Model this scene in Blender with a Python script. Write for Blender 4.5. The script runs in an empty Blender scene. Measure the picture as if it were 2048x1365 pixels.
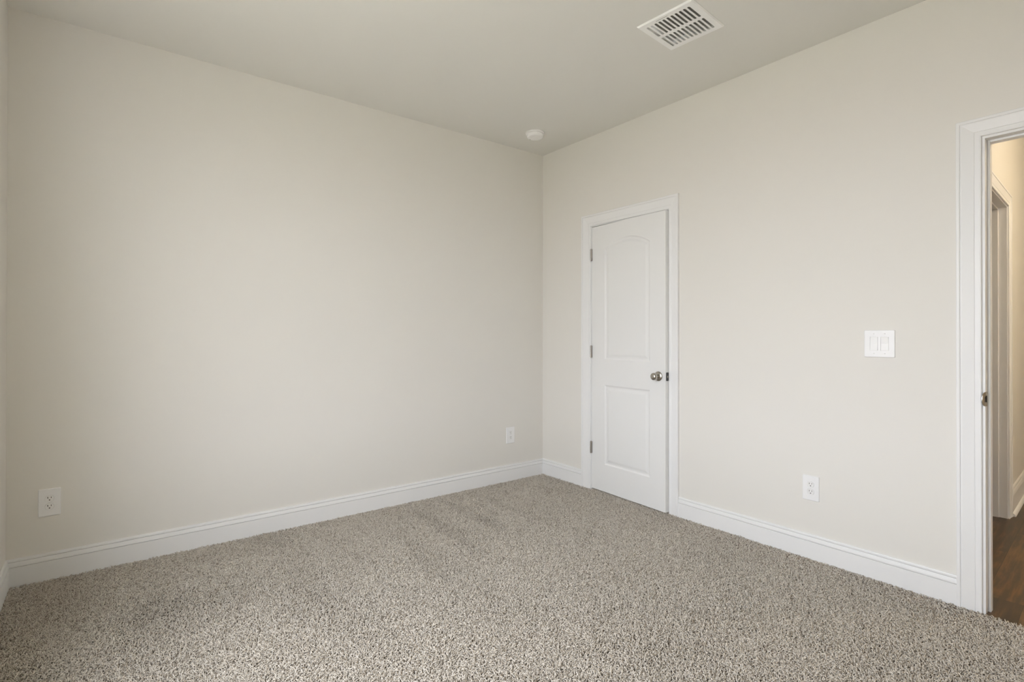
import bpy, bmesh, math, random
import numpy as np
from mathutils import Vector, Matrix
PI = math.pi
S = bpy.context.scene
COL = S.collection
random.seed(7)

# ------------------------------------------------------------------ camera
CAM = Vector((-2.9848, -3.4061, 1.1975))
YAW, PITCH, ROLL, FPX = .66070, .0036, .0009, 1047.85
cd = bpy.data.cameras.new('camera'); cam = bpy.data.objects.new('camera', cd); COL.objects.link(cam)
fwd = Vector((math.sin(YAW) * math.cos(PITCH), math.cos(YAW) * math.cos(PITCH), math.sin(PITCH)))
r0 = Vector((math.cos(YAW), -math.sin(YAW), 0)); u0 = r0.cross(fwd)
rt = r0 * math.cos(ROLL) + u0 * math.sin(ROLL); up = -r0 * math.sin(ROLL) + u0 * math.cos(ROLL)
cam.matrix_world = Matrix(((rt.x, up.x, -fwd.x, CAM.x), (rt.y, up.y, -fwd.y, CAM.y), (rt.z, up.z, -fwd.z, CAM.z), (0, 0, 0, 1)))
cd.sensor_width = 36; cd.sensor_fit = 'HORIZONTAL'; cd.lens = FPX / 2048 * 36
cd.shift_y = -16.16 / 2048; cd.clip_start = .02; cd.clip_end = 200
S.camera = cam

# ------------------------------------------------------------------ exposure, world, lights
S.view_settings.view_transform = 'Standard'; S.view_settings.look = 'None'
S.view_settings.gamma = 1; S.view_settings.use_curve_mapping = False
S.view_settings.exposure = 0.0
S.cycles.max_bounces = 14; S.cycles.diffuse_bounces = 10; S.cycles.use_denoising = True
S.cycles.caustics_reflective = False; S.cycles.caustics_refractive = False

SKY = 10.0
w = bpy.data.worlds.new('daylight'); S.world = w; w.use_nodes = True
nt = w.node_tree; nt.nodes.clear()
o = nt.nodes.new('ShaderNodeOutputWorld'); b = nt.nodes.new('ShaderNodeBackground')
tc = nt.nodes.new('ShaderNodeTexCoord'); sx = nt.nodes.new('ShaderNodeSeparateXYZ'); cr = nt.nodes.new('ShaderNodeValToRGB')
mr = nt.nodes.new('ShaderNodeMapRange'); mr.inputs['From Min'].default_value = -1
nt.links.new(tc.outputs['Generated'], sx.inputs[0]); nt.links.new(sx.outputs['Z'], mr.inputs['Value'])
nt.links.new(mr.outputs[0], cr.inputs['Fac']); nt.links.new(cr.outputs['Color'], b.inputs['Color']); nt.links.new(b.outputs[0], o.inputs[0])
e = cr.color_ramp.elements
e[0].position = .46; e[0].color = (.76, .68, .76, 1)
e[1].position = .53; e[1].color = (1.16, 1.21, 1.32, 1)
b.inputs['Strength'].default_value = SKY

def area(name, loc, rot, sx_, sy_, power, color, portal=False, shape='RECTANGLE'):
    l = bpy.data.lights.new(name, 'AREA'); l.shape = shape; l.size = sx_; l.size_y = sy_
    l.energy = power; l.color = color
    q = bpy.data.objects.new(name, l); COL.objects.link(q); q.location = loc; q.rotation_euler = rot
    if portal: l.cycles.is_portal = True
    return q

RX0 = -3.350          # left wall face
RY0 = -4.90           # wall behind the camera
H = 2.743
WC, WW, WZ0, WZ1 = -2.18, 1.60, .50, 2.40        # window in the left wall: centre y, width, sill, head
WIN = [('left', WC - WW / 2, WC + WW / 2, WZ0, WZ1)]
area('window_portal', (RX0 - .10, WC, (WZ0 + WZ1) / 2), (0, -PI / 2, 0), WZ1 - WZ0, WW, 1, (1, 1, 1), portal=True)

sl = bpy.data.lights.new('sun', 'SUN'); sl.energy = 26.5; sl.angle = math.radians(.6); sl.color = (1.0, 1.0, .97)
so = bpy.data.objects.new('sun', sl); COL.objects.link(so); so.rotation_euler = Vector((.75, -.55, -1.0)).to_track_quat('-Z', 'Y').to_euler()

# ------------------------------------------------------------------ materials
def mat(name, color, rough=.6, metal=0., spec=.5, bump=None, var=None):
    m = bpy.data.materials.new(name); m.use_nodes = True
    t = m.node_tree; p = t.nodes['Principled BSDF']
    p.inputs['Base Color'].default_value = (*color, 1); p.inputs['Roughness'].default_value = rough
    p.inputs['Metallic'].default_value = metal; p.inputs['Specular IOR Level'].default_value = spec
    tcn = t.nodes.new('ShaderNodeTexCoord')
    if bump:
        n = t.nodes.new('ShaderNodeTexNoise'); n.inputs['Scale'].default_value = bump[0]; n.inputs['Detail'].default_value = 3
        bp_ = t.nodes.new('ShaderNodeBump'); bp_.inputs['Strength'].default_value = bump[1]; bp_.inputs['Distance'].default_value = bump[2]
        t.links.new(tcn.outputs['Object'], n.inputs['Vector']); t.links.new(n.outputs['Fac'], bp_.inputs['Height'])
        t.links.new(bp_.outputs['Normal'], p.inputs['Normal'])
    if var:
        n = t.nodes.new('ShaderNodeTexNoise'); n.inputs['Scale'].default_value = var[0]; n.inputs['Detail'].default_value = 4
        mx = t.nodes.new('ShaderNodeMix'); mx.data_type = 'RGBA'
        mx.inputs['A'].default_value = (*[c * (1 - var[1]) for c in color], 1)
        mx.inputs['B'].default_value = (*[min(1, c * (1 + var[1])) for c in color], 1)
        t.links.new(tcn.outputs['Object'], n.inputs['Vector']); t.links.new(n.outputs['Fac'], mx.inputs['Factor'])
        t.links.new(mx.outputs['Result'], p.inputs['Base Color'])
    return m

WALLC = (.757, .738, .694)
M_wall = mat('greige_wall_paint', WALLC, .55, spec=.3, bump=(260, .12, .0006), var=(1.3, .006))
M_ceil = mat('flat_ceiling_paint', (.765, .756, .722), .9, spec=.2, bump=(180, .12, .0006), var=(1.1, .006))
M_trim = mat('white_trim_paint', (.81, .81, .805), .38, spec=.4, bump=(30, .05, .0005))
M_door = mat('white_door_paint', (.80, .80, .79), .42, spec=.4, bump=(60, .06, .0004))
M_hallwall = mat('hall_wall_paint', WALLC, .55, spec=.3, bump=(260, .12, .0006))
M_plate = mat('white_plastic_plate', (.84, .84, .84), .32, spec=.5, bump=(40, .02, .0003))
M_dev = mat('white_device_plastic', (.83, .83, .82), .28, spec=.5, bump=(40, .02, .0003))
M_slot = mat('dark_slot', (.02, .018, .015), .7, bump=(40, .02, .0003))
M_nickel = mat('satin_nickel', (.52, .49, .44), .26, 1.0, bump=(300, .03, .0002), var=(60, .05))
M_hinge = mat('hinge_nickel', (.42, .39, .35), .34, 1.0, bump=(300, .05, .0002), var=(200, .25))
M_latch = mat('latch_dark_reflection', (.10, .10, .10), .4, 1.0, var=(200, .2))  # dark reflection on the latch plate is put into the base colour
M_ventw = mat('vent_white_enamel', (.90, .90, .89), .4, spec=.45, bump=(50, .03, .0003))
M_ventg = mat('galvanised_blade', (.86, .86, .84), .5, 0, var=(30, .15))
M_duct = mat('duct_board', (.70, .69, .66), .8, var=(20, .2))
M_smoke = mat('smoke_alarm_plastic', (.89, .885, .88), .45, spec=.4, bump=(60, .03, .0003))
M_vinyl = mat('window_vinyl', (.82, .83, .83), .35, bump=(60, .03, .0003))
M_backing = mat('carpet_backing', (.13, .11, .085), .95, bump=(90, .5, .002), var=(60, .2))
M_ground = mat('exterior_ground', (.30, .29, .25), .95, var=(.3, .2))

def wood():
    m = bpy.data.materials.new('dark_hardwood_planks'); m.use_nodes = True
    t = m.node_tree; p = t.nodes['Principled BSDF']; L = t.links.new; N = t.nodes.new
    tcn = N('ShaderNodeTexCoord'); mp = N('ShaderNodeMapping'); mp.inputs['Location'].default_value = (.30, .063, 0)
    L(tcn.outputs['Object'], mp.inputs['Vector'])
    br = N('ShaderNodeTexBrick'); br.offset = .37; br.inputs['Scale'].default_value = 1
    br.inputs['Brick Width'].default_value = 1.15; br.inputs['Row Height'].default_value = .127
    br.inputs['Mortar Size'].default_value = .0011; br.inputs['Mortar Smooth'].default_value = .2
    br.inputs['Color1'].default_value = (.0, .0, .0, 1); br.inputs['Color2'].default_value = (1, 1, 1, 1); br.inputs['Mortar'].default_value = (.5, .5, .5, 1)
    L(mp.outputs[0], br.inputs['Vector'])
    st = N('ShaderNodeMapping'); st.inputs['Scale'].default_value = (2.2, 26, 1)
    L(mp.outputs[0], st.inputs['Vector'])
    ad = N('ShaderNodeVectorMath'); ad.operation = 'ADD'
    L(st.outputs[0], ad.inputs[0])
    sc = N('ShaderNodeVectorMath'); sc.operation = 'SCALE'; sc.inputs['Scale'].default_value = 17
    L(br.outputs['Color'], sc.inputs[0]); L(sc.outputs[0], ad.inputs[1])
    ns = N('ShaderNodeTexNoise'); ns.inputs['Scale'].default_value = 1.6; ns.inputs['Detail'].default_value = 6; ns.inputs['Roughness'].default_value = .6
    L(ad.outputs[0], ns.inputs['Vector'])
    big = N('ShaderNodeTexNoise'); big.inputs['Scale'].default_value = 7; big.inputs['Detail'].default_value = 3
    L(mp.outputs[0], big.inputs['Vector'])
    m1 = N('ShaderNodeMath'); m1.operation = 'MULTIPLY_ADD'; m1.inputs[1].default_value = .34; 
    sp = N('ShaderNodeSeparateColor'); L(br.outputs['Color'], sp.inputs[0]); L(sp.outputs[0], m1.inputs[0])
    m2 = N('ShaderNodeMath'); m2.operation = 'MULTIPLY'; m2.inputs[1].default_value = .95; L(ns.outputs['Fac'], m2.inputs[0]); L(m2.outputs[0], m1.inputs[2])
    m3 = N('ShaderNodeMath'); m3.operation = 'MULTIPLY_ADD'; m3.inputs[1].default_value = .30; L(big.outputs['Fac'], m3.inputs[0]); L(m1.outputs[0], m3.inputs[2])
    rp = N('ShaderNodeValToRGB'); q = rp.color_ramp.elements
    q[0].position = .48; q[0].color = (.030, .021, .011, 1); q[1].position = 1.0; q[1].color = (.20, .10, .032, 1)
    k = rp.color_ramp.elements.new(.76); k.color = (.072, .038, .015, 1)
    L(m3.outputs[0], rp.inputs[0])
    mx = N('ShaderNodeMix'); mx.data_type = 'RGBA'; mx.inputs['B'].default_value = (.015, .009, .005, 1)
    L(rp.outputs[0], mx.inputs['A']); L(br.outputs['Fac'], mx.inputs['Factor']); L(mx.outputs['Result'], p.inputs['Base Color'])
    p.inputs['Roughness'].default_value = .34
    bp_ = N('ShaderNodeBump'); bp_.inputs['Strength'].default_value = .25; bp_.inputs['Distance'].default_value = .001
    L(ns.outputs['Fac'], bp_.inputs['Height']); L(bp_.outputs['Normal'], p.inputs['Normal'])
    return m
M_wood = wood()

def yarn():
    m = bpy.data.materials.new('heather_carpet_yarn'); m.use_nodes = True
    t = m.node_tree; p = t.nodes['Principled BSDF']; L = t.links.new; N = t.nodes.new
    at = N('ShaderNodeAttribute'); at.attribute_type = 'INSTANCER'; at.attribute_name = 'tone'
    rp = N('ShaderNodeValToRGB'); q = rp.color_ramp.elements
    q[0].position = 0; q[0].color = (.27, .225, .17, 1); q[1].position = 1; q[1].color = (.725, .675, .60, 1)
    for ps, c in ((.16, (.42, .375, .31)), (.38, (.575, .52, .445)), (.7, (.655, .605, .53))):
        k = rp.color_ramp.elements.new(ps); k.color = (*c, 1)
    L(at.outputs['Fac'], rp.inputs[0]); L(rp.outputs[0], p.inputs['Base Color'])
    p.inputs['Roughness'].default_value = .9; p.inputs['Specular IOR Level'].default_value = .15
    p.inputs['Sheen Weight'].default_value = .15; p.inputs['Sheen Roughness'].default_value = .5
    return m
M_yarn = yarn()

def glass():
    m = bpy.data.materials.new('window_glass'); m.use_nodes = True
    t = m.node_tree; t.nodes.clear(); N = t.nodes.new
    o_ = N('ShaderNodeOutputMaterial'); mx = N('ShaderNodeMixShader'); tr = N('ShaderNodeBsdfTransparent'); gl = N('ShaderNodeBsdfGlossy')
    gl.inputs['Roughness'].default_value = .02; mx.inputs[0].default_value = .06
    t.links.new(tr.outputs[0], mx.inputs[1]); t.links.new(gl.outputs[0], mx.inputs[2]); t.links.new(mx.outputs[0], o_.inputs[0])
    return m
M_glass = glass()

# ------------------------------------------------------------------ helpers
def box(bm, x0, x1, y0, y1, z0, z1):
    v = [bm.verts.new((x, y, z)) for x in (x0, x1) for y in (y0, y1) for z in (z0, z1)]
    for f in ((0, 1, 3, 2), (4, 6, 7, 5), (0, 4, 5, 1), (2, 3, 7, 6), (0, 2, 6, 4), (1, 5, 7, 3)):
        bm.faces.new([v[i] for i in f])
    return v

def obj(name, bm, m, parent=None, smooth=False, kind=None, recalc=True, bevel=0):
    if recalc: bmesh.ops.recalc_face_normals(bm, faces=bm.faces)
    me = bpy.data.meshes.new(name); bm.to_mesh(me); bm.free()
    if smooth:
        for p in me.polygons: p.use_smooth = True
    me.materials.append(m)
    o_ = bpy.data.objects.new(name, me); COL.objects.link(o_)
    if parent: o_.parent = parent
    if kind: o_['kind'] = kind
    if bevel:
        md = o_.modifiers.new('bevel', 'BEVEL'); md.width = bevel; md.segments = 3; md.limit_method = 'ANGLE'; md.angle_limit = math.radians(40)
        for p in me.polygons: p.use_smooth = True
        wn = o_.modifiers.new('wn', 'WEIGHTED_NORMAL'); wn.keep_sharp = True
    return o_

def thing(name, label, cat, loc=(0, 0, 0), rot=(0, 0, 0), group=None, kind=None):
    o_ = bpy.data.objects.new(name, None); COL.objects.link(o_); o_.empty_display_size = .05
    o_.location = loc; o_.rotation_euler = rot
    if label: o_['label'] = label
    if cat: o_['category'] = cat
    if group: o_['group'] = group
    if kind: o_['kind'] = kind
    return o_

def tag(o_, label, cat): o_['label'] = label; o_['category'] = cat

def lathe(bm, prof, axis='z', seg=40, c=(0, 0, 0), cap=True):
    """prof: (radius, height) pairs along the axis"""
    rings = []
    for r, h in prof:
        ring = []
        for i in range(seg):
            a = 2 * PI * i / seg; p = (r * math.cos(a), r * math.sin(a), h)
            if axis == 'x': p = (h, p[0], p[1])
            if axis == '-z': p = (p[0], p[1], -h)
            ring.append(bm.verts.new((p[0] + c[0], p[1] + c[1], p[2] + c[2])))
        rings.append(ring)
    for a, b_ in zip(rings, rings[1:]):
        for i in range(seg): bm.faces.new((a[i], a[(i + 1) % seg], b_[(i + 1) % seg], b_[i]))
    if cap:
        bm.faces.new(rings[0]); bm.faces.new(rings[-1])

def fill_holes(bm, outer, holes, place):
    """planar face with holes; outer / holes are closed lists of 2-D points; returns the vertex rings"""
    rings = []; edges = []
    for loop in [outer] + holes:
        vs = [bm.verts.new(place(*p)) for p in loop]
        for i in range(len(vs)): edges.append(bm.edges.new((vs[i], vs[(i + 1) % len(vs)])))
        rings.append(vs)
    old = set(bm.faces)
    bmesh.ops.triangle_fill(bm, use_beauty=True, use_dissolve=False, edges=edges)
    # drop any triangle that ended up inside one of the holes
    pos = {v: p for vs, loop in zip(rings, [outer] + holes) for v, p in zip(vs, loop)}
    def inside(q, loop):
        c = False
        for (xa, ya), (xb_, yb) in zip(loop, loop[1:] + loop[:1]):
            if (ya > q[1]) != (yb > q[1]) and q[0] < (xb_ - xa) * (q[1] - ya) / (yb - ya) + xa: c = not c
        return c
    bad = []
    for f in bm.faces:
        if f in old: continue
        ps = [pos[v] for v in f.verts]; q = (sum(p[0] for p in ps) / len(ps), sum(p[1] for p in ps) / len(ps))
        if any(inside(q, h_) for h_ in holes): bad.append(f)
    bmesh.ops.delete(bm, geom=bad, context='FACES_ONLY')
    return rings

def rrect(cx, cy, w_, h_, r, n=5):
    pts = []
    for sx_, sy_, a0 in ((1, 1, 0), (-1, 1, PI / 2), (-1, -1, PI), (1, -1, 3 * PI / 2)):
        for i in range(n + 1):
            a = a0 + PI / 2 * i / n
            pts.append((cx + sx_ * (w_ / 2 - r) + r * math.cos(a), cy + sy_ * (h_ / 2 - r) + r * math.sin(a)))
    return pts

def bridge(bm, A, B):
    n = len(A)
    for i in range(n): bm.faces.new((A[i], A[(i + 1) % n], B[(i + 1) % n], B[i]))

# ------------------------------------------------------------------ room shell
T = .115
CL0, CL1, CLH = -.574, -1.283, 2.036      # closet jamb faces, head
EN0, EN1, ENH = -2.877, -3.690, 2.044     # entry jamb faces, head
JB = .018                                 # jamb board thickness
bm = bmesh.new()
za = CLH + JB; zb = ENH + JB
box(bm, 0, T, CL0 + JB, .12, 0, H + .1)
box(bm, 0, T, CL1 - JB, CL0 + JB, za, H + .1)
box(bm, 0, T, EN0 + JB, CL1 - JB, 0, H + .1)
box(bm, 0, T, EN1 - JB, EN0 + JB, zb, H + .1)
box(bm, 0, T, RY0 - .15, EN1 - JB, 0, H + .1)
obj('wall_right', bm, M_wall, kind='structure')
bm = bmesh.new(); box(bm, RX0 - .15, 0, 0, .12, 0, H + .1)
obj('wall_back', bm, M_wall, kind='structure')
y0, y1, z0, z1 = WIN[0][1:]
bm = bmesh.new()
box(bm, RX0 - .15, RX0, y1, 0, 0, H + .1); box(bm, RX0 - .15, RX0, RY0 - .15, y0, 0, H + .1)
box(bm, RX0 - .15, RX0, y0, y1, 0, z0); box(bm, RX0 - .15, RX0, y0, y1, z1, H + .1)
obj('wall_left', bm, M_wall, kind='structure')
bm = bmesh.new(); box(bm, RX0, 0, RY0 - .15, RY0, 0, H + .1)
obj('wall_front', bm, M_wall, kind='structure')

# ceiling with the register opening cut out
VC = (-.7175, -1.859); VR = math.radians(3.8)
hx, hy = .128, .118
bm = bmesh.new()
a0, a1, b0, b1 = RX0, 0, RY0, 0
box(bm, a0, VC[0] - hx, b0, b1, H, H + .1); box(bm, VC[0] + hx, a1, b0, b1, H, H + .1)
box(bm, VC[0] - hx, VC[0] + hx, b0, VC[1] - hy, H, H + .1); box(bm, VC[0] - hx, VC[0] + hx, VC[1] + hy, b1, H, H + .1)
obj('ceiling', bm, M_ceil, kind='structure')
bm = bmesh.new(); box(bm, RX0, -.012, RY0, 0, -.06, -.004)
obj('floor', bm, M_backing, kind='structure')

# closet shell behind the closet door
bm = bmesh.new()
box(bm, T, .80, .02, .12, 0, H); box(bm, T, .80, -1.80, -1.70, 0, H); box(bm, .80, .90, -1.80, .12, 0, H); box(bm, T, .80, -1.70, .02, 2.5, 2.6)
obj('wall_closet', bm, M_wall, kind='structure')
bm = bmesh.new(); box(bm, -.012, .80, -1.70, .02, -.06, -.004)
obj('floor_closet', bm, M_backing, kind='structure')

# ------------------------------------------------------------------ baseboards
BBP = [(0, .1347), (.0045, .1347), (.0076, .1330), (.0088, .1295), (.0090, .1226), (.0032, .1220), (.0032, .1200), (.0092, .1194), (.0108, .1120),
       (.0124, .1045), (.0126, .0985), (.0066, .0979), (.0066, .0961), (.0140, .0955), (.0140, -.004), (0, -.004)]
def extrude(bm, prof, A, B, out, m0=0., m1=0.):
    """sweep a (offset, z) profile from A to B; m0, m1: mitre slopes at the two ends"""
    A = Vector(A); B = Vector(B); d = (B - A).normalized(); out = Vector(out)
    r1 = [bm.verts.new(A + out * t + d * (t * m0) + Vector((0, 0, z))) for t, z in prof]
    r2 = [bm.verts.new(B + out * t - d * (t * m1) + Vector((0, 0, z))) for t, z in prof]
    for i in range(len(prof)):
        j = (i + 1) % len(prof); bm.faces.new((r1[i], r1[j], r2[j], r2[i]))
    bm.faces.new(r1); bm.faces.new(r2)
bm = bmesh.new(); extrude(bm, BBP, (RX0, 0, 0), (0, 0, 0), (0, -1, 0), 1, 1)
obj('baseboard_back', bm, M_trim, kind='structure')
bm = bmesh.new(); extrude(bm, BBP, (RX0, RY0, 0), (RX0, 0, 0), (1, 0, 0), 1, 1)
obj('baseboard_left', bm, M_trim, kind='structure')
CLO_L, CLO_R = -.4765, -1.3600
ENO_L = -2.7825
bm = bmesh.new(); extrude(bm, BBP, (0, 0, 0), (0, CLO_L, 0), (-1, 0, 0), 1, 0)
obj('baseboard_right', bm, M_trim, kind='structure')
bm = bmesh.new(); extrude(bm, BBP, (0, CLO_R, 0), (0, ENO_L, 0), (-1, 0, 0), 0, 0)
obj('baseboard_right.001', bm, M_trim, kind='structure')
bm = bmesh.new(); extrude(bm, BBP, (0, EN1 - .09, 0), (0, RY0, 0), (-1, 0, 0), 0, 1)
obj('baseboard_right.002', bm, M_trim, kind='structure')
bm = bmesh.new(); extrude(bm, BBP, (0, RY0, 0), (RX0, RY0, 0), (0, 1, 0), 1, 1)
obj('baseboard_front', bm, M_trim, kind='structure')

# ------------------------------------------------------------------ door casings and jambs
CASE = [(0, 0), (0, .0095), (.035, .0112), (.055, .0112), (.065, .0095), (.26, .0098), (.275, .0112), (.30, .0104), (.33, .0108),
        (.60, .0138), (.76, .0158), (.815, .0155), (.83, .0140), (.845, .0172), (.88, .0180), (.97, .0178), (1, .0160), (1, 0)]
def casing(name, parent, xin, yl, ylo, yr, yro, zi, zo, sgn=-1, matr=None, z0=-.004):
    """architrave around an opening in a wall of constant x; d runs 0 (inner edge) to 1 (outer edge)"""
    matr = matr or M_trim
    bm = bmesh.new(); rings = []
    for k in range(4):
        ring = []
        for d, t in CASE:
            y = (yl + (ylo - yl) * d) if k < 2 else (yr + (yro - yr) * d)
            z = z0 if k in (0, 3) else zi + (zo - zi) * d
            ring.append(bm.verts.new((xin + sgn * t, y, z)))
        rings.append(ring)
    for a, b_ in zip(rings, rings[1:]):
        for i in range(len(CASE)):
            j = (i + 1) % len(CASE); bm.faces.new((a[i], a[j], b_[j], b_[i]))
    bm.faces.new(rings[0]); bm.faces.new(rings[3])
    return obj(name, bm, matr, parent)
def jamb(name, parent, x0, x1, yl, yr, zh, matr=None, z0=-.004):
    bm = bmesh.new(); s = 1 if yl > yr else -1
    box(bm, x0, x1, yl, yl + s * JB, z0, zh + JB); box(bm, x0, x1, yr - s * JB, yr, z0, zh + JB); box(bm, x0, x1, yr, yl, zh, zh + JB)
    return obj(name, bm, matr or M_trim, parent)
def stop(name, parent, x0, x1, yl, yr, zh, t=.010, matr=None, z0=-.004):
    bm = bmesh.new(); s = 1 if yl > yr else -1
    box(bm, x0, x1, yl - s * t, yl, z0, zh); box(bm, x0, x1, yr, yr + s * t, z0, zh); box(bm, x0, x1, yr + s * t, yl - s * t, zh - t, zh)
    return obj(name, bm, matr or M_trim, parent, bevel=.002)

tr1 = thing('trim_1', None, None, (0, 0, 0), kind='structure')
casing('door_casing', tr1, 0, -.570, CLO_L, -1.2845, CLO_R, 2.0405, 2.130)
jamb('door_jamb', tr1, .0, T, CL0, CL1, CLH)
stop('door_stop', tr1, .042, .075, CL0, CL1, CLH)
tr2 = thing('trim_2', None, None, (0, 0, 0), kind='structure')
casing('door_casing', tr2, 0, -2.8665, ENO_L, EN1 - .008, EN1 - .092, 2.0545, 2.1345)
casing('door_casing', tr2, T, -2.8665, ENO_L, EN1 - .008, EN1 - .092, 2.0545, 2.1345, sgn=1)
jamb('door_jamb', tr2, .0, T, EN0, EN1, ENH)
stop('door_stop', tr2, .040, .074, EN0, EN1, ENH)
# strike plate with its rounded lip wrapping toward the room
bm = bmesh.new()
pts = [(.020, .892), (.020, .954)]
for i in range(13):
    a = PI / 2 + PI * i / 12; pts.append((-.004 + .021 * math.cos(a), .923 + .031 * math.sin(a)))
f1 = [bm.verts.new((x, EN0 - .0005 + (max(0, -x) * .35), z)) for x, z in pts]
f2 = [bm.verts.new((x, EN0 - .0028 + (max(0, -x) * .35), z)) for x, z in pts]
bm.faces.new(f1); bm.faces.new(f2[::-1]); bridge(bm, f1, f2)
sp = obj('strike_plate', bm, M_nickel, tr2); sp['label'] = 'brushed nickel strike plate'
bm = bmesh.new(); box(bm, .002, .014, EN0 - .0034, EN0 - .0026, .909, .937)
obj('latch_hole', bm, M_slot, sp)

# ------------------------------------------------------------------ closet door leaf
HY = -.5765                                   # hinge edge
LW, LT = .7045, .035
ANG = math.asin(.0385 / LW)
door = thing('door_1', 'white two-panel closet door with an arched top panel, slightly ajar', None, (0.0005, HY, 0), (0, 0, -ANG), kind='structure')
# leaf space: local y runs 0 .. -LW along the leaf, x = 0 is the room face
Z0, Z1 = .014, 2.0305
bm = bmesh.new()
pL, pR = -.1365, -.5720                        # panel sides
def upper(d, n=28):
    """outline of the arched panel, drawn in by d: sides, sill and the concentric crown arc"""
    zs, za_ = 1.846, 1.912
    c = (pL + pR) / 2; hw = (pL - pR) / 2; h = za_ - zs; R = (hw * hw + h * h) / (2 * h); zc = za_ - R
    R -= d; th = math.asin((hw - d) / R)
    return [(pL - d, 1.012 + d)] + [(c + R * math.sin(th - 2 * th * i / n), zc + R * math.cos(th - 2 * th * i / n)) for i in range(n + 1)] + [(pR + d, 1.012 + d)]
def lower(d): return [(pL - d, .2185 + d), (pL - d, .8200 - d), (pR + d, .8200 - d), (pR + d, .2185 + d)]
up_, lo_ = upper(0), lower(0)
PROF = [(.003, .0012), (.007, .0040), (.011, .0058), (.015, .0064), (.021, .0062), (.027, .0050), (.034, .0028), (.040, .0016), (.043, .0013)]
for side, xb in ((1, 0.), (-1, LT)):
    rings = fill_holes(bm, [(0, Z0), (-LW, Z0), (-LW, Z1), (0, Z1)], [up_, lo_], lambda y, z: (xb, y, z))
    if side == 1: outerF = rings[0]
    else: outerB = rings[0]
    for shape, ring in ((upper, rings[1]), (lower, rings[2])):
        prev = ring
        for d, dep in PROF:
            cur = [bm.verts.new((xb + side * dep, y, z)) for y, z in shape(d)]
            bridge(bm, prev, cur); prev = cur
        bm.faces.new(prev)
bridge(bm, outerF, outerB)
leaf = obj('door_leaf', bm, M_door, door)
# knob and rose
ky = -.6455; kz = .9185
bm = bmesh.new()
lathe(bm, [(.0325, 0), (.0330, -.0015), (.0325, -.0035), (.0300, -.0062), (.0240, -.0092), (.0170, -.0110), (.0125, -.0120), (.0115, -.0125)], 'x', 48, (0, ky, kz))
rose = obj('knob_rose', bm, M_nickel, door, smooth=True)
bm = bmesh.new()
prof = [(.0115, -.010), (.0112, -.022), (.0125, -.0265), (.0180, -.0295), (.0226, -.0345), (.0250, -.0410), (.0253, -.0470), (.0240, -.0530), (.0203, -.0582), (.0140, -.0617), (.0070, -.0632), (.0020, -.0634)]
lathe(bm, prof, 'x', 48, (0, ky, kz))
obj('door_knob', bm, M_nickel, door, smooth=True)
# latch plate on the free edge, with the bolt
bm = bmesh.new()
pp = rrect(LT / 2, kz, .0254, .057, .006)
f1 = [bm.verts.new((x, -LW - .0002, z)) for x, z in pp]; f2 = [bm.verts.new((x, -LW - .0012, z)) for x, z in pp]
bm.faces.new(f1); bm.faces.new(f2[::-1]); bridge(bm, f1, f2)
lp = obj('latch_plate', bm, M_latch, door)
bm = bmesh.new()
v = [bm.verts.new(p) for p in ((LT / 2 - .006, -LW - .001, kz - .008), (LT / 2 + .006, -LW - .001, kz - .008), (LT / 2 + .006, -LW - .001, kz + .008), (LT / 2 - .006, -LW - .001, kz + .008),
     (LT / 2 - .005, -LW - .009, kz - .007), (LT / 2 - .002, -LW - .009, kz - .007), (LT / 2 - .002, -LW - .009, kz + .007), (LT / 2 - .005, -LW - .009, kz + .007))]
for f in ((0, 1, 2, 3), (4, 7, 6, 5), (0, 4, 5, 1), (1, 5, 6, 2), (2, 6, 7, 3), (3, 7, 4, 0)): bm.faces.new([v[i] for i in f])
obj('latch_bolt', bm, M_nickel, lp)
# three hinges: knuckle barrel on the room side plus the leaf edges
for hz in (1.818, 1.0685, .3285):
    bm = bmesh.new()
    for k in range(5):
        za_ = hz - .0445 + k * .0178
        lathe(bm, [(.0072, za_ + .0004), (.0078, za_ + .0010), (.0078, za_ + .0168), (.0072, za_ + .0174)], 'z', 18, (-.0078, .0020, 0))
    lathe(bm, [(.0045, hz - .0475), (.0050, hz - .0455), (.0050, hz + .0455), (.0045, hz + .0475), (.0015, hz + .0485)], 'z', 18, (-.0078, .0020, 0))
    box(bm, -.0030, .0015, -.0045, .0065, hz - .0445, hz + .0445)
    h_ = obj('hinge', bm, M_hinge, door, recalc=True)

# ------------------------------------------------------------------ wall plates
def place(o_, loc, face):
    """face 'right': local +x of the plate looks into the room (-x world); 'back': looks to -y"""
    o_.location = loc
    # local frame: u = across the plate (image left->right), n = out of the wall, z up
    if face == 'right': o_.rotation_euler = (0, 0, -PI / 2)      # local -y (normal) -> world -x, local x -> world -y
    else: o_.rotation_euler = (0, 0, 0)
# plates are modelled with u = local x, outward = local -y, z up
def plate(parent, w_, h_, holes, t=.0062):
    bm = bmesh.new()
    outer = rrect(0, 0, w_ - .006, h_ - .006, .0035, 4)
    rings = fill_holes(bm, outer, holes, lambda x, z: (x, -t, z))
    mid = [bm.verts.new((x, -t + .0012, z)) for x, z in rrect(0, 0, w_ - .0022, h_ - .0022, .0045, 4)]
    o2 = [bm.verts.new((x, -t + .0030, z)) for x, z in rrect(0, 0, w_ - .0004, h_ - .0004, .005, 4)]
    o3 = [bm.verts.new((x, 0, z)) for x, z in rrect(0, 0, w_, h_, .005, 4)]
    bridge(bm, rings[0], mid); bridge(bm, mid, o2); bridge(bm, o2, o3)
    for r_, hl in zip(rings[1:], holes):
        bridge(bm, r_, [bm.verts.new((x, -.0012, z)) for x, z in hl])
    return obj('wall_plate', bm, M_plate, parent)

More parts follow.
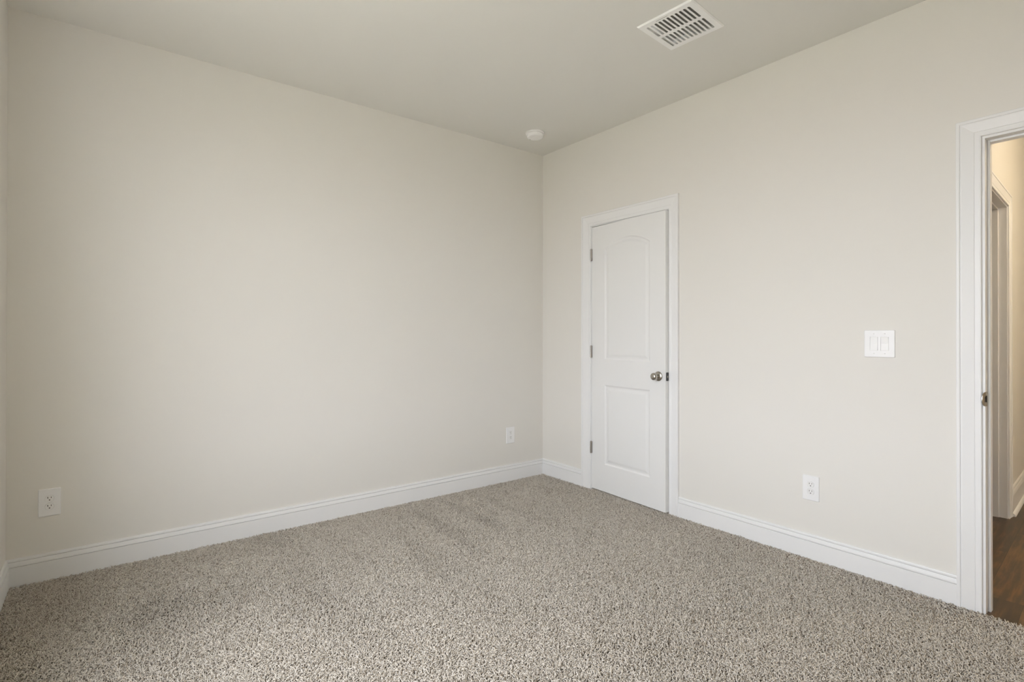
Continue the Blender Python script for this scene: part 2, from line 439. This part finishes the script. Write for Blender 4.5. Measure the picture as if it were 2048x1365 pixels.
def duplex_face(cz, n=10):
    """receptacle face outline: round sides, flat top and bottom"""
    R, hh = .0172, .0143
    a = math.asin(hh / R); pts = []
    for i in range(n + 1):
        q = -a + 2 * a * i / n; pts.append((R * math.cos(q), cz + R * math.sin(q)))
    for i in range(n + 1):
        q = PI - a + 2 * a * i / n; pts.append((R * math.cos(q), cz + R * math.sin(q)))
    return pts
def grow(loop, cz, k): return [(x * k, cz + (z - cz) * k) for x, z in loop]

def outlet(loc, face, label):
    t = thing('wall_outlet', label, 'wall outlet', group='duplex outlets low on the bedroom walls'); place(t, loc, face)
    holes = [grow(duplex_face(cz), cz, 1.035) for cz in (.0195, -.0195)]
    plate(t, .0840, .1330, holes)
    for cz in (.0195, -.0195):
        bm = bmesh.new()
        L_ = duplex_face(cz)
        ring = [bm.verts.new((x, -.0070, z)) for x, z in grow(L_, cz, .965)]
        r2 = [bm.verts.new((x, -.0062, z)) for x, z in L_]; r3 = [bm.verts.new((x, -.0005, z)) for x, z in L_]
        bm.faces.new(ring); bridge(bm, ring, r2); bridge(bm, r2, r3); bm.faces.new(r3)
        rc = obj('receptacle', bm, M_dev, t)
        bm = bmesh.new()
        box(bm, -.0076, -.0052, -.0073, -.0066, cz + .0005, cz + .0088)
        box(bm, .0052, .0074, -.0073, -.0066, cz + .0015, cz + .0080)
        pts = [(.0027 * math.cos(PI * i / 8 + PI), cz - .0068 + .0027 * math.sin(PI * i / 8 + PI)) for i in range(9)] + [(.0027, cz - .0050), (-.0027, cz - .0050)]
        f1 = [bm.verts.new((x, -.0073, z)) for x, z in pts]; f2 = [bm.verts.new((x, -.0066, z)) for x, z in pts]
        bm.faces.new(f1); bm.faces.new(f2); bridge(bm, f1, f2)
        obj('contact_slots', bm, M_slot, rc)
    bm = bmesh.new(); lathe(bm, [(.0033, 0), (.0033, .0005), (.0024, .0012), (.0005, .0014)], 'z', 16)
    s = obj('plate_screw', bm, M_dev, t, smooth=True); s.rotation_euler = (PI / 2, 0, 0); s.location = (0, -.0062, 0)
    return t
outlet((-3.1950, 0, .3780), 'back', 'white duplex outlet low on the back wall beside its left corner')
outlet((-.3540, 0, .3745), 'back', 'white duplex outlet low on the back wall near the far room corner')
outlet((0, -2.1735, .3795), 'right', 'white duplex outlet on the right wall between closet and entry door')

sw = thing('light_switch', 'white double rocker switch plate on the right wall beside the entry doorway', 'light switch')
place(sw, (0, -2.4885, 1.1555), 'right')
SWU = (-.0225, .0225)
plate(sw, .1290, .1330, [rrect(u, 0, .0332, .0668, .0012, 2) for u in SWU])
for k, u in enumerate(SWU):
    bm = bmesh.new()
    tilt = .0022 if k == 0 else -.0022
    W2, H2 = .0157, .0325
    # rocker: two planes meeting in a shallow V, one half pressed in
    yo = -.0066
    rows = [(-H2, yo + tilt * .2 - (.0012 if tilt > 0 else -.0006)), (0, yo + .0012), (H2, yo - tilt * .2 + (.0008 if tilt > 0 else -.0014))]
    top = [[bm.verts.new((u + s * W2, y, z)) for s in (-1, 1)] for z, y in rows]
    bot = [[bm.verts.new((u + s * W2, -.001, z)) for s in (-1, 1)] for z, y in rows]
    for i in range(2):
        bm.faces.new((top[i][0], top[i][1], top[i + 1][1], top[i + 1][0]))
        bm.faces.new((top[i][0], top[i + 1][0], bot[i + 1][0], bot[i][0])); bm.faces.new((top[i][1], bot[i][1], bot[i + 1][1], top[i + 1][1]))
        bm.faces.new((bot[i][0], bot[i + 1][0], bot[i + 1][1], bot[i][1]))
    bm.faces.new((top[0][0], bot[0][0], bot[0][1], top[0][1])); bm.faces.new((top[2][0], top[2][1], bot[2][1], bot[2][0]))
    obj('rocker', bm, M_dev, sw)
    for z in (.0485, -.0485):
        bm = bmesh.new(); lathe(bm, [(.0032, 0), (.0032, .0004), (.0022, .0009), (.0005, .0010)], 'z', 16)
        s = obj('plate_screw', bm, M_dev, sw, smooth=True); s.rotation_euler = (PI / 2, 0, 0); s.location = (u, -.0062, z)

# ------------------------------------------------------------------ ceiling register
vt = thing('ceiling_vent', 'white metal ceiling register with two rows of rounded slots', 'ceiling vent', (VC[0], VC[1], H), (0, 0, VR))
PX, PY = .3125 / 2, .2990 / 2
SL, SWD, PIT = .1135, .0128, .0222
slots = []
for cx_ in (-.0665, .0665):
    for k in range(11):
        cy_ = -.111 + k * PIT
        r = SWD / 2; pts = []
        for i in range(7):
            a = -PI / 2 + PI * i / 6; pts.append((cx_ + SL / 2 - r + r * math.cos(a), cy_ + r * math.sin(a)))
        for i in range(7):
            a = PI / 2 + PI * i / 6; pts.append((cx_ - SL / 2 + r + r * math.cos(a), cy_ + r * math.sin(a)))
        slots.append(pts)
bm = bmesh.new()
face = [(-PX + .0048, -PY + .0048), (PX - .0048, -PY + .0048), (PX - .0048, PY - .0048), (-PX + .0048, PY - .0048)]
rings = fill_holes(bm, face, slots, lambda x, y: (x, y, -.0085))
lip = [bm.verts.new((x, y, -.0022)) for x, y in ((-PX, -PY), (PX, -PY), (PX, PY), (-PX, PY))]
lip2 = [bm.verts.new((x, y, 0)) for x, y in ((-PX, -PY), (PX, -PY), (PX, PY), (-PX, PY))]
bridge(bm, rings[0], lip); bridge(bm, lip, lip2)
for r_, s_ in zip(rings[1:], slots):
    bridge(bm, r_, [bm.verts.new((x, y, -.0068)) for x, y in s_])
obj('face_plate', bm, M_ventw, vt)
for cy_ in [-.111 + k * PIT for k in range(11)]:           # curved deflector blades behind the slots
    bm = bmesh.new(); n = 5; rows = []
    for i in range(n + 1):
        a = i / n; rows.append((cy_ - .0085 + .0150 * a ** 1.0, -.0035 + .020 * a ** 1.6))
    for x0_, x1_ in ((-.1235, .1235),):
        va = [bm.verts.new((x0_, y, z)) for y, z in rows]; vb = [bm.verts.new((x1_, y, z)) for y, z in rows]
        for i in range(n): bm.faces.new((va[i], vb[i], vb[i + 1], va[i + 1]))
    q = obj('deflector_blade', bm, M_ventg, vt, smooth=True)
    sd = q.modifiers.new('s', 'SOLIDIFY'); sd.thickness = .0008
bm = bmesh.new()                                          # sheet-metal boot above the plate
bx = .118
box(bm, -bx - .002, -bx, -.108, .108, .022, .22); box(bm, bx, bx + .002, -.108, .108, .022, .22)
box(bm, -bx, bx, -.110, -.108, .022, .22); box(bm, -bx, bx, .108, .110, .022, .22); box(bm, -bx - .002, bx + .002, -.110, .110, .22, .222)
obj('duct_boot', bm, M_duct, vt)
bm = bmesh.new(); box(bm, -.1362, -.1347, -.010, .052, -.00885, -.0080)
obj('damper_lever_slot', bm, M_slot, vt)
for x, y in ((-.06, PY - .020), (.06, PY - .020), (-.06, -PY + .020), (.06, -PY + .020)):
    bm = bmesh.new(); lathe(bm, [(.0042, 0), (.0042, .0003), (.003, .0006), (.0005, .0007)], '-z', 16)
    s = obj('plate_screw', bm, M_ventw, vt, smooth=True); s.location = (x, y, -.0085)

# ------------------------------------------------------------------ smoke alarm
sm = thing('smoke_alarm', 'round white smoke alarm on the ceiling near the far corner', 'smoke alarm', (-.392, -.3555, H), (0, 0, math.radians(20)))
bm = bmesh.new()
lathe(bm, [(.0700, 0), (.0712, .002), (.0712, .0095), (.0700, .0125), (.0665, .0135), (.0620, .0135)], '-z', 72)
obj('mounting_base', bm, M_smoke, sm, smooth=True).modifiers.new('e', 'EDGE_SPLIT').split_angle = math.radians(50)
bm = bmesh.new()
lathe(bm, [(.0600, .0120), (.0600, .0160), (.0625, .0165), (.0628, .0250), (.0622, .0310), (.0600, .0352), (.0560, .0378), (.0500, .0388), (.0300, .0392), (.0010, .0393)], '-z', 72)
obj('alarm_body', bm, M_smoke, sm, smooth=True).modifiers.new('e', 'EDGE_SPLIT').split_angle = math.radians(50)
bm = bmesh.new(); lathe(bm, [(.0205, 0), (.0205, .0012), (.0195, .0020), (.0010, .0022)], '-z', 40)
s = obj('test_button', bm, M_smoke, sm, smooth=True); s.location = (.004, .004, -.0391)
bm = bmesh.new(); lathe(bm, [(.0030, 0), (.0030, .0008), (.0005, .0009)], '-z', 20)
s = obj('sounder_hole', bm, M_slot, sm, smooth=True)
a = -math.radians(20); dx, dy = -.008, .0500
s.location = (dx * math.cos(a) - dy * math.sin(a), dx * math.sin(a) + dy * math.cos(a), -.0388)

# ------------------------------------------------------------------ windows (left wall, and behind the camera)
def window(name, w_, h_, loc, rz):
    t = thing(name, None, None, loc, (0, 0, rz), kind='structure')
    # local x across, y outward (+y = outside), z up; origin at the middle of the sill on the inner wall face
    bm = bmesh.new(); f = .045
    for z0_, z1_ in ((0, f), (h_ - f, h_), (h_ / 2 - .025, h_ / 2 + .025)): box(bm, -w_ / 2, w_ / 2, .05, .11, z0_, z1_)
    for x0_, x1_ in ((-w_ / 2, -w_ / 2 + f), (w_ / 2 - f, w_ / 2), (-.03, .03)): box(bm, x0_, x1_, .052, .108, f, h_ - f)
    obj('window_frame', bm, M_vinyl, t)
    bm = bmesh.new(); box(bm, -w_ / 2 + f, w_ / 2 - f, .078, .082, f, h_ - f)
    obj('window_glass', bm, M_glass, t)
    bm = bmesh.new(); box(bm, -w_ / 2 - .08, w_ / 2 + .08, -.03, .05, -.02, 0)
    obj('window_sill', bm, M_trim, t, bevel=.004)
    return t
window('window_1', WW, WZ1 - WZ0, (RX0, WC, WZ0), PI / 2)

# ------------------------------------------------------------------ hall beyond the entry doorway
HA = math.radians(2.9); HO = Vector((1.668, -2.6995, 0))
hm = Matrix.Translation(HO) @ Matrix.Rotation(HA, 4, 'Z')
def hobj(name, bm, m, parent=None, kind='structure'):
    o_ = obj(name, bm, m, parent, kind=None if parent else kind)
    if not parent: o_.matrix_world = hm
    return o_
# local x = along the wall, local y > 0 behind it; opening from x=-.80 to 0
OH = 2.036
bm = bmesh.new()
box(bm, JB, 2.3, .010, .125, 0, H); box(bm, -.80 - JB, JB, .010, .125, OH + JB, H); box(bm, -1.52, -.80 - JB, .010, .125, 0, H)
hobj('wall_hall', bm, M_hallwall)
bm = bmesh.new(); box(bm, -1.53, 2.4, -2.2, .010, H - .005, H + .1); box(bm, -1.0, 1.2, .125, 1.6, H - .005, H + .1)
hobj('ceiling_hall', bm, M_hallwall)
bm = bmesh.new(); box(bm, 2.3, 2.4, -2.2, .125, 0, H); box(bm, -1.50, 2.4, -2.2, -2.1, 0, H)
box(bm, -1.0, 1.2, 1.5, 1.6, 0, H); box(bm, -1.0, -.9, .125, 1.5, 0, H); box(bm, 1.1, 1.2, .125, 1.5, 0, H)
hobj('wall_hall_far', bm, M_hallwall)
tr3 = thing('trim_3', None, None, kind='structure'); tr3.matrix_world = hm
# casing() works in constant-x walls: build it, then turn each vertex so the wall's x becomes -y
def turn(o_):
    for v_ in o_.data.vertices:
        x, y, z = v_.co; v_.co = (-y, x, z)
    o_.data.update()
c1 = casing('door_casing', tr3, .010, -.006, -.082, .806, .882, OH + .006, OH + .082, sgn=-1, z0=0); turn(c1)
j1 = jamb('door_jamb', tr3, .010, .125, 0, .80, OH, z0=0)
turn(j1)
s1 = stop('door_stop', tr3, .052, .086, 0, .80, OH, z0=0); turn(s1)
BBH = [(0, .172), (.005, .172), (.009, .168), (.010, .160), (.0085, .155), (.013, .145), (.016, .132), (.013, .130), (.0145, .126), (.0145, 0), (0, 0)]
bbh = bmesh.new(); extrude(bbh, BBH, (.082, .010, 0), (2.3, .010, 0), (0, -1, 0))
bh = hobj('baseboard_hall', bbh, M_trim)
bm = bmesh.new()
SH = [(.0145, 0)] + [(.0145 + .017 * math.cos(PI / 2 * i / 6), .020 * math.sin(PI / 2 * i / 6)) for i in range(7)]
extrude(bm, SH, (.084, .010, 0), (2.3, .010, 0), (0, -1, 0))
obj('shoe_moulding', bm, M_trim, bh)
bm = bmesh.new(); box(bm, -1.80, 2.35, -2.15, 1.5, -.03, 0)
hf = hobj('floor_hall', bm, M_wood)
# hall ceiling lamp: white drum diffuser
def emis(name, col, st):
    m = bpy.data.materials.new(name); m.use_nodes = True; p = m.node_tree.nodes['Principled BSDF']
    p.inputs['Base Color'].default_value = (.8, .8, .8, 1); p.inputs['Emission Color'].default_value = (*col, 1); p.inputs['Emission Strength'].default_value = st
    return m
def globe_lamp(loc, r, label, col, st):
    t = thing('ceiling_lamp', label, 'ceiling lamp', loc)
    bm = bmesh.new(); lathe(bm, [(.070, 0), (.072, .004), (.070, .018), (.045, .026), (.030, .034), (.030, .060)], '-z', 40); obj('lamp_base', bm, M_nickel, t, smooth=True)
    prof = [(max(.0008, r * math.sin(PI * (.06 + .94 * i / 20))), .052 + r - r * math.cos(PI * (.06 + .94 * i / 20))) for i in range(21)]
    bm = bmesh.new(); lathe(bm, prof, '-z', 40); obj('glass_globe', bm, emis('lamp_glow', col, st), t, smooth=True)
globe_lamp((1.50, -4.00, H - .005), .12, 'round glass ceiling lamp in the hall beyond the entry doorway', (1.0, .81, .54), 70.0)

# ground outside, below the windows
bm = bmesh.new(); box(bm, -30, -3.9, -30, 20, -.6, -.5)
o_ = obj('ground', bm, M_ground, kind='structure')

# ------------------------------------------------------------------ carpet pile
def tuft():
    """one twisted yarn tuft, 1 unit tall: bent three-sided tapering strand with a frayed top"""
    bm = bmesh.new(); rings = []
    for k, (h, r, ox) in enumerate(((0, .30, 0), (.40, .34, .18), (.75, .36, .75), (.95, .34, 1.55), (1.0, .20, 2.25))):
        ring = []
        for i in range(4):
            a = 2 * PI * i / 4 + PI / 4; ring.append(bm.verts.new((ox + r * math.cos(a) * (1 if k < 3 else .6), r * math.sin(a), h - (.0 if k < 3 else .16 * math.cos(a)))))
        rings.append(ring)
    for a, b_ in zip(rings, rings[1:]): bridge(bm, a, b_)
    bm.faces.new(rings[-1])
    me = bpy.data.meshes.new('yarn_tuft'); bmesh.ops.recalc_face_normals(bm, faces=bm.faces); bm.to_mesh(me); bm.free()
    for p in me.polygons: p.use_smooth = True
    me.materials.append(M_yarn)
    return bpy.data.objects.new('yarn_tuft', me)          # only a source shape, never linked to the scene

def carpet():
    rng = np.random.default_rng(11)
    P = .0052
    xs = np.arange(RX0 + .014, -.012, P); ys = np.arange(RY0 + .014, -.012, P)
    X, Y = np.meshgrid(xs, ys); X = X.ravel(); Y = Y.ravel()
    # narrow strip under the closet door and at the entry threshold is carpet too
    xs2 = np.arange(-.012, .06, P); ys2 = np.arange(CL1 + .003, CL0 - .003, P); X2, Y2 = np.meshgrid(xs2, ys2)
    X = np.concatenate([X, X2.ravel()]); Y = np.concatenate([Y, Y2.ravel()])
    n = X.size
    X = X + rng.normal(0, P * .33, n); Y = Y + rng.normal(0, P * .33, n)
    inroom = (X > RX0 + .0150) & (Y > RY0 + .015) & (Y < -.0150) & ((X < -.0150) | ((Y < CL0 - .003) & (Y > CL1 + .003)) | ((Y < EN0) & (Y > EN1) & (X < -.006)))
    X = X[inroom]; Y = Y[inroom]; n = X.size
    # smooth random fields for tuft clumps and the vacuum-cleaner lanes
    def field(scale, seed, gx=None, gy=None):
        r = np.random.default_rng(seed); g = r.normal(0, 1, (int(6 / scale) + 4, int(6 / scale) + 4))
        u = ((X + 4) if gx is None else gx) / scale; v = ((Y + 5.2) if gy is None else gy) / scale
        u = np.clip(u, 0, g.shape[0] - 2.001); v = np.clip(v, 0, g.shape[1] - 2.001)
        i = u.astype(int); j = v.astype(int); fu = u - i; fv = v - j; fu = fu * fu * (3 - 2 * fu); fv = fv * fv * (3 - 2 * fv)
        return (g[i, j] * (1 - fu) + g[i + 1, j] * fu) * (1 - fv) + (g[i, j + 1] * (1 - fu) + g[i + 1, j + 1] * fu) * fv
    # vacuum lanes: strokes 0.3 m apart, run out from the back wall, fading after a metre; loose patches elsewhere
    ph = (X + .03 * field(.8, 5) + .14) / .30; saw = 1 - 2 * np.abs((ph % 1) - .5) * 2
    fade = np.clip((Y + 1.35) / .7, 0, 1) * np.clip((-Y - .05) / .15, 0, 1) * np.clip((X + 1.95) / .5, .15, 1)
    lane = .9 * saw * fade + .24 * field(.30, 6) + .26 * field(.75, 7)
    lane = np.clip(lane, -1, 1)
    lean = .16 + .05 * rng.normal(0, 1, n)
    hgt = .0092 + .0010 * rng.normal(0, 1, n) + .0006 * field(.035, 8) + .0003 * field(.11, 9)
    hgt = np.clip(hgt, .0055, .0125)
    ang = rng.uniform(0, 2 * PI, n)                        # spin about the tuft's own axis
    # lean: random part plus the lane direction (pile brushed toward or away from the corner)
    lx = rng.normal(0, .22, n) + .15 * lane; ly = rng.normal(0, .22, n) + .80 * lane
    tone = rng.beta(2.2, 1.5, n)
    dark = rng.random(n) < .13; tone[dark] = rng.uniform(0, .22, dark.sum())
    me = bpy.data.meshes.new('carpet_pile')
    me.vertices.add(n)
    co = np.stack([X, Y, np.full(n, -.0045)], 1).astype(np.float32); me.vertices.foreach_set('co', co.ravel())
    def attr(nm, typ, arr, key='value'):
        at = me.attributes.new(nm, typ, 'POINT'); at.data.foreach_set(key, arr.astype(np.float32).ravel())
    # euler: spin first (z), then tilt (x, y)
    attr('rot', 'FLOAT_VECTOR', np.stack([-ly, lx, np.zeros(n)], 1), 'vector')
    attr('spin', 'FLOAT', ang); attr('tone', 'FLOAT', tone)
    wd = .0047 * (1 + .16 * rng.normal(0, 1, n)); wd = np.clip(wd * (1 + .18 * np.clip(lane, -1, 1)), .0030, .0068); hgt = hgt * (1 - .10 * np.clip(lane, -1, 1))
    attr('scl', 'FLOAT_VECTOR', np.stack([wd * (.75 + .5 * rng.random(n)), wd, hgt], 1), 'vector')
    o_ = bpy.data.objects.new('carpet_pile', me); COL.objects.link(o_)
    ng = bpy.data.node_groups.new('carpet_pile_nodes', 'GeometryNodeTree')
    ng.interface.new_socket('Geometry', in_out='INPUT', socket_type='NodeSocketGeometry')
    ng.interface.new_socket('Geometry', in_out='OUTPUT', socket_type='NodeSocketGeometry')
    N = ng.nodes.new; L = ng.links.new
    gi = N('NodeGroupInput'); go = N('NodeGroupOutput'); mp = N('GeometryNodeMeshToPoints'); ip = N('GeometryNodeInstanceOnPoints')
    oi = N('GeometryNodeObjectInfo'); oi.inputs['Object'].default_value = tuft(); oi.inputs['As Instance'].default_value = True
    def na(nm, typ):
        q = N('GeometryNodeInputNamedAttribute'); q.data_type = typ; q.inputs['Name'].default_value = nm; return q
    ra = na('rot', 'FLOAT_VECTOR'); sa = na('spin', 'FLOAT'); ca = na('scl', 'FLOAT_VECTOR')
    cx = N('ShaderNodeCombineXYZ'); L(sa.outputs['Attribute'], cx.inputs['Z'])
    rr = N('FunctionNodeRotateRotation'); rr.rotation_space = 'LOCAL'
    e1 = N('FunctionNodeEulerToRotation'); e2 = N('FunctionNodeEulerToRotation')
    L(ra.outputs['Attribute'], e1.inputs[0]); L(cx.outputs[0], e2.inputs[0])
    L(e1.outputs[0], rr.inputs[0]); L(e2.outputs[0], rr.inputs[1])
    L(gi.outputs[0], mp.inputs['Mesh']); L(mp.outputs[0], ip.inputs['Points']); L(oi.outputs['Geometry'], ip.inputs['Instance'])
    L(rr.outputs[0], ip.inputs['Rotation']); L(ca.outputs['Attribute'], ip.inputs['Scale'])
    L(ip.outputs[0], go.inputs[0])
    md = o_.modifiers.new('pile', 'NODES'); md.node_group = ng
    o_['kind'] = 'stuff'
    tag(o_, 'beige and grey flecked cut pile carpet covering the bedroom floor', 'carpet')
    print('TUFTS', n)
carpet()
